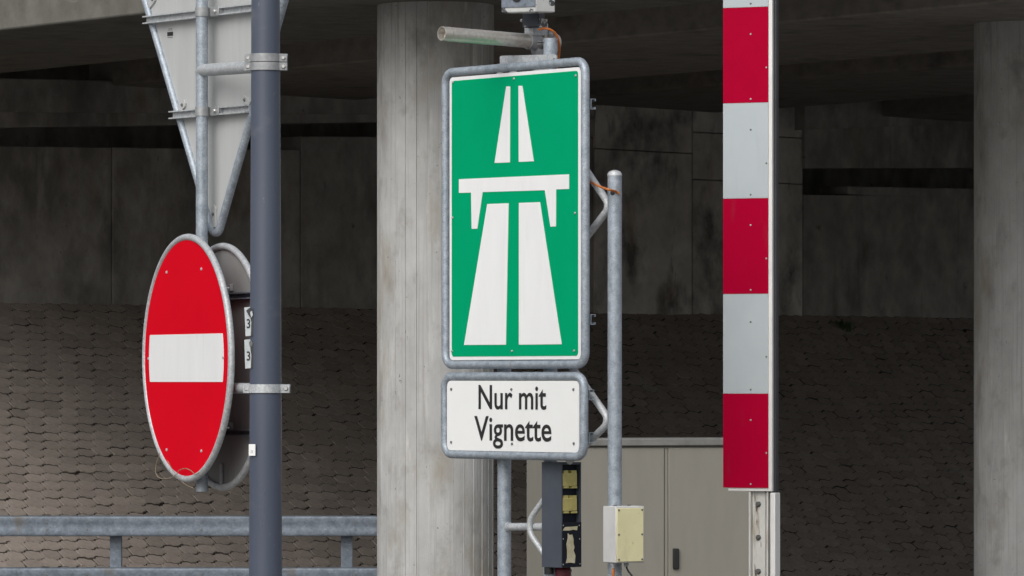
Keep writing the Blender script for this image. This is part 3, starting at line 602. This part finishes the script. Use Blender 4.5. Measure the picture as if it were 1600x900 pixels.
# ------------------------------------------------------------------ left group: slate blue pole, galvanised sign post and three signs
QP = W(415, HOR, 17.98); QP.z = 0; QG = W(315.5, HOR, 18.6); QG.z = 0
po = thing('signal_pole', 'thick slate blue painted pole in front of the round signs', 'pole', QP)
rz = lambda py: ((22.3 + (26 - 22.3) * py / 900)) / F * QP.y
zz = [0] + [EYE + (HOR - y) / F * QP.y for y in (900, 600, 300, 0, -300)]
obj('tube', MB().tube([QP + Z * z for z in zz], [rz(1700)] + [rz(y) for y in (900, 600, 300, 0, -300)], 48), M['pole_blue'], po)
gp = thing('sign_post', 'slim galvanised post carrying the round signs beside the blue pole', 'post', QG + Z * (EYE + (HOR - 768) / F * 18.6))
RG = .0220
obj('tube', MB().tube([QG + Z * (EYE + (HOR - y) / F * 18.6) for y in (768, 400, -260)], RG, 24), M['galv'], gp)
for yg, yp in ((110, 103.2), (606.5, 606.8)):
    a = QG + Z * (EYE + (HOR - yg) / F * QG.y); b = QP + Z * (EYE + (HOR - yp) / F * QP.y); d = (b - a).normalized()
    arm = obj('arm', MB().tube([a + d * -.012, a + d * ((b - a).length - .045)], .0225 if yg < 300 else .019, 20), M['galv_light'], gp)
    obj('arm_plug', MB().tube([a - d * .016, a - d * .0125], .018, 20), M['galv'], gp)
pff = Frame(QP, 8)
def strap(y0, y1, parent, m, ear0=.033, ear1=.031, round_=True):
    """steel strap round the front of the pole with flat ears carrying a bolt each"""
    v0 = (HOR - y1) / F * QP.y + EYE; v1 = (HOR - y0) / F * QP.y + EYE; r0 = rz((y0 + y1) / 2) + .001; r1 = r0 + .004; mb = MB(); N = 24
    prof = [(-r0 - ear0, .006)] + [(r0 * math.cos(math.pi - math.pi * k / N), r0 * math.sin(math.pi - math.pi * k / N) * .96 + .002) for k in range(2, N - 1)] + [(r0 + ear1, .006)]
    mb2 = MB(); k = len(prof); V = []
    for (u, n_) in prof:
        e = (u * u + n_ * n_) ** .5; s_ = 1.0
        iu, in_ = (u, n_) ; ou, on = (u * (1 + .004 / e), n_ * (1 + .004 / e)) if n_ > .02 else (u, n_ + .004)
        V += [pff.p(iu, v0, in_), pff.p(ou, v0, on), pff.p(ou, v1, on), pff.p(iu, v1, in_)]
    Fc = []
    for i in range(k - 1):
        for j in range(4): Fc.append((4 * i + j, 4 * i + (j + 1) % 4, 4 * i + 4 + (j + 1) % 4, 4 * i + 4 + j))
    Fc += [(0, 1, 2, 3), (4 * k - 4, 4 * k - 3, 4 * k - 2, 4 * k - 1)]
    mb2.add(V, Fc); st_ = obj('clamp', mb2, m, parent, bevel=.001)
    vm = (v0 + v1) / 2
    bolts('bolt', [pff.p(-r0 - ear0 + .014, vm, .010), pff.p(r0 + ear1 - .012, vm, .010)], pff.n, .0085, .009, M['bolt'], st_, 6, .0105)
    # rear half of the clamp
    N = 16; prof = [(-r0 - ear0, -.003)] + [(r0 * math.cos(math.pi + math.pi * q / N), r0 * math.sin(math.pi + math.pi * q / N)) for q in range(1, N)] + [(r0 + ear1, -.003)]
    V = []
    for (u, n_) in prof: V += [pff.p(u, v0, n_), pff.p(u * 1.05 if n_ < -.02 else u, v0, n_ * 1.07 if n_ < -.02 else n_ - .004), pff.p(u * 1.05 if n_ < -.02 else u, v1, n_ * 1.07 if n_ < -.02 else n_ - .004), pff.p(u, v1, n_)]
    k = len(prof); Fc = []
    for i in range(k - 1):
        for j in range(4): Fc.append((4 * i + j, 4 * i + (j + 1) % 4, 4 * i + 4 + (j + 1) % 4, 4 * i + 4 + j))
    obj('clamp_rear', MB().add(V, Fc + [(0, 1, 2, 3), (4 * k - 4, 4 * k - 3, 4 * k - 2, 4 * k - 1)]), m, parent)
strap(84.5, 97, gp, M['steel_clamp'], .022, .026); strap(98, 110.5, gp, M['steel_clamp'], .022, .026)
strap(600.5, 614, gp, M['galv_light'], .022, .030)

# no-entry disc
YD = 65.6
df = Frame(QG + Z * (EYE + (HOR - 559.5) / F * 18.6), YD); df.o = df.o + df.n * .056
RD = .4385
def circ(r, n=72, a0=0, a1=2 * math.pi): return [(r * math.cos(a0 + (a1 - a0) * k / n), r * math.sin(a0 + (a1 - a0) * k / n)) for k in range(n)]
ne = thing('no_entry_sign', 'round red no entry sign with white bar and galvanised rim', 'road sign', df.p(0, -RD, 0))
obj('frame', MB().tube([df.p(u, v, 0) for u, v in circ(RD, 96)], .0125, 14, closed=True), M['galv_light'], ne)
obj('panel', MB().prism(df, circ(RD - .011, 96), .002, .006), M['red'], ne, smooth=False)
bw = .372; bh = .0865
arcr = [(math.cos(a) * .3805, math.sin(a) * .3805) for a in [math.asin(-bh / .3805) + k / 8 * 2 * math.asin(bh / .3805) for k in range(9)]]
bar = arcr + [(-x_, y_) for x_, y_ in arcr[::-1]]
obj('white_bar', MB().prism(df, bar, .0061, .0075), M['white'], ne, smooth=False)
bolts('rivet', [df.p(u, v, .006) for u, v in ((-.195, .315), (.16, .32), (-.195, -.335), (.16, -.335), (-.385, 0.), (.378, 0.0))], df.n, .0055, .0045, M['galv_light'], ne, 8)
def channel(fr, u0, u1, v, n0, parent, h=.017, dep=.020, m=None):   # U channel, open towards +n of the frame
    mb = MB(); sgn = 1 if dep > 0 else -1
    a_, b_ = sorted((n0, n0 + .0035 * sgn)); c_, d_ = sorted((n0 + .0036 * sgn, n0 + dep))
    mb.box(fr, u0, u1, v - h, v + h, a_, b_); mb.box(fr, u0, u1, v + h - .0045, v + h, c_, d_); mb.box(fr, u0, u1, v - h, v - h + .0045, c_, d_)
    return obj('channel', mb, m or M['galv_light'], parent, smooth=False)
for v in (.235, -.235): channel(df, -.36, .36, v, .0015, ne, dep=-.024)
# second disc seen from behind
rf = Frame(QG + Z * (EYE + (HOR - 573) / F * 18.6), YD); rf.o = rf.o - rf.n * .078
rs = thing('round_sign', 'round traffic sign seen from its shaded back behind the blue pole', 'road sign', rf.p(0, -RD, 0))
obj('frame', MB().tube([rf.p(u, v, 0) for u, v in circ(RD, 96)], .0125, 14, closed=True), M['galv_light'], rs)
obj('panel', MB().prism(rf, circ(RD - .011, 96), -.006, -.002), M['back_shade_grey'], rs, smooth=False)
for v in (.255, -.238): channel(rf, -.37, .37, v, -.0015, rs, h=.012, dep=.024, m=M['galv_dull'])
for u, v in ((.10, .285), (.40, .285), (.10, -.215)):
    obj('clip', MB().box(rf, u - .012, u + .012, v - .012, v + .014, -.0015, .012), M['steel_clamp'], rs, bevel=.002)
obj('clip', MB().box(rf, -.012, .012, -RD, -RD + .085, -.0015, .006), M['steel_clamp'], rs, bevel=.002)
for fr, nn, own in ((df, 1, ne), (rf, -1, rs)):      # sign-to-post clamps
    for v in ((.235, -.235) if nn == 1 else (.255, -.238)):
        c_ = fr.p(0, v, -.056 if nn == 1 else .078)
        obj('post_clamp', MB().tube([c_ - Z * .014, c_ + Z * .014], RG + .004, 20), M['steel_clamp'], own)
# thin wires tangled at the bottom of the disc
def onp(fr, px, py, n): u, v = fr.at(px, py, n); return fr.p(u, v, n)
w = [(250, 708), (245, 722), (243, 736), (247, 745), (256, 748), (268, 746), (276, 741), (280, 735), (289, 732), (298, 735), (305, 741), (311, 738)]
cable('thin_wire', [onp(df, x_, y_, .02 + .004 * math.sin(i)) for i, (x_, y_) in enumerate(w)], .0014, M['rust'], 'thin wire looped round the bottom rim of the red sign')
w2 = [(262, 720), (270, 735), (280, 748), (290, 757), (303, 763)]
cable('thin_wire', [onp(df, x_, y_, .022) for x_, y_ in w2], .0011, M['rust'], 'second thin wire dangling at the lower edge of the red sign')

# give-way triangle seen from behind
YT = 56.0
tf = Frame(QG + Z * EYE, YT); tf.o = tf.o - tf.n * .062
apx = tf.at(337.5, 366); hT = 1.04; sT = hT / math.sqrt(3)
va = apx[1]; uc = apx[0]
tri = [(uc, va - .028), (uc + sT, va + hT), (uc - sT, va + hT)]
yi = thing('give_way_sign', 'grey back of a triangular sign pointing down above the red disc', 'road sign', tf.p(uc, va, 0))
tp3 = fillet([tf.p(u, v, 0) for u, v in tri], .032, 10, True)
obj('frame', MB().tube(tp3, .0150, 14, closed=True), M['galv'], yi)
tin = fillet([Vector((u, v, 0)) for u, v in [(uc, va - .012), (uc + sT - .006, va + hT - .004), (uc - sT + .006, va + hT - .004)]], .022, 8, True)
obj('panel', MB().prism(tf, [(p.x, p.y) for p in tin], -.006, -.002), M['alu'], yi, smooth=False)
cz = []
for yl, x0, x1 in ((22, 231, 432), (176.5, 272, 391)):
    a = tf.at(x0, yl + 8, .01); b = tf.at(x1, yl - 7, .01); mid = tf.at(315, yl, .01)[1]
    channel(tf, a[0], b[0], mid, .012, yi, h=.0145, dep=.022)
    zc = EYE + mid
    obj('post_clamp', MB().tube([QG + Z * (zc - .0165), QG + Z * (zc + .0165)], RG + .0035, 24), M['steel_clamp'], yi)
    nn = .0385; ua, ub = tf.at(320, yl, nn)[0], tf.at(341, yl, nn)[0]
    tab = obj('clamp_tab', MB().box(tf, ua, ub, mid - .0165, mid + .0165, nn - .006, nn), M['steel_clamp'], yi, bevel=.002)
    bolts('bolt', [tf.p(ua + .022, mid, nn), tf.p(ub - .022, mid, nn)], tf.n, .0075, .008, M['bolt'], tab, 6, .0095)
    obj('clamp_tab_web', MB().box(tf, ub - .006, ub - .001, mid - .015, mid + .015, .0155, nn - .0065), M['steel_clamp'], yi)
def clip(px, py, rot, l=.055):
    u, v = tf.at(px, py, 0); c, s_ = math.cos(rot), math.sin(rot); pts = []
    for x_, y_ in ((-.014, -l / 2), (.014, -l / 2), (.014, l / 2 - .008), (.006, l / 2), (-.006, l / 2), (-.014, l / 2 - .008)): pts.append((u + x_ * c - y_ * s_, v + x_ * s_ + y_ * c))
    o_ = obj('clip', MB().prism(tf, pts, -.0015, .006), M['alu'], yi, smooth=False, bevel=.001)
    bolts('rivet', [tf.p(u - s_ * .008, v + c * .008, .006)], tf.n, .006, .005, M['screw'], o_, 8)
clip(285.5, 166, -1.0); clip(386, 158, 1.0); clip(335.5, 338, 0, .08); clip(239, 1, -1.0)
lab = obj('maker_label', MB().prism(tf, [tf.at(x_, y_, -.0018) for x_, y_ in ((261.5, 50.2), (270.5, 49.5), (270.5, 55.8), (261.5, 56.5))], -.0018, -.0012), M['black_ink'], yi, smooth=False)
for (a, b, c, d) in ((263, 44.8, 269, 45.6), (262.5, 46.8, 269.5, 47.6), (262, 58.4, 270, 59.4)):
    obj('label_line', MB().prism(tf, [tf.at(a, b, -.0018), tf.at(c, b - .5, -.0018), tf.at(c, d - .5, -.0018), tf.at(a, d, -.0018)], -.0018, -.0013), M['screw'], lab, smooth=False)

# stickers on the blue pole
for y0, y1, sk in ((479.5, 525.5, 0), (530, 576, 1)):
    c = W(392, (y0 + y1) / 2, QP.y - .030); sfm = Frame(c, 30); sfm2 = Frame(c, 5)
    q = lambda px, py: sfm.at(px, py)
    pts = [(382, y0 + 1), (391, y0), (391 + sk, y0 + 8), (393, y0 + 22), (392, y1 - 1), (384 - sk * 0.6, y1)]
    st_ = obj('torn_label', MB().prism(sfm, [q(*p_) for p_ in pts], -.001, .001), M['paper_white'], po, smooth=False)
    pts2 = [(391.5, y0 + 8), (396, y0 + 6 - 4 * (1 - sk)), (396.5, y0 + 20), (397, y1 - 1), (392.2, y1 - .5), (393, y0 + 24), (391.8, y0 + 18)]
    fl = obj('torn_fold', MB().prism(sfm2, [sfm2.at(x_, y_) for x_, y_ in pts2], .003, .006), M['rubber'], st_, smooth=False)
    if not sk:
        obj('torn_flap', MB().prism(sfm2, [sfm2.at(x_, y_) for x_, y_ in ((385, y0 + 6), (391, y0 + 1), (396, y0 + 8), (393, y0 + 18), (390, y0 + 15))], .0065, .009), M['rubber'], st_, smooth=False)
        flat('label_scrap', [(391, y0 + 8), (394, y0 + 6), (395, y0 + 13), (392.5, y0 + 17), (391.5, y0 + 12)], sfm2, .0092, M['paper_white'], st_)
    else:
        flat('torn_flap', [(389, y0 + 5), (392, y0 + 1), (395, y0 + 6), (394, y0 + 11), (390, y0 + 12)], sfm2, .0065, M['screw'], st_)
    ta = sfm.at(386, y1 - 13); tb = sfm.at(391.5, y1 - 27)
    lettering('3', sfm, ta[0], tb[0], ta[1], tb[1], .0012, M['black_ink'], st_)
    shp = [(392, y0), (404, y0), (404, y1), (392, y1)]
lf = Frame(W(394, 703, QP.y - .046), 38)
wl_ = obj('white_label', MB().prism(lf, [lf.at(x_, y_) for x_, y_ in ((389, 694), (399, 694), (399, 712), (389, 712))], -.001, .001), M['cream_panel'], po, smooth=False)
obj('label_line', MB().prism(lf, [lf.at(x_, y_) for x_, y_ in ((392, 703), (396, 703), (396, 708), (392, 708))], .001, .0015), M['box_white'], wl_, smooth=False)
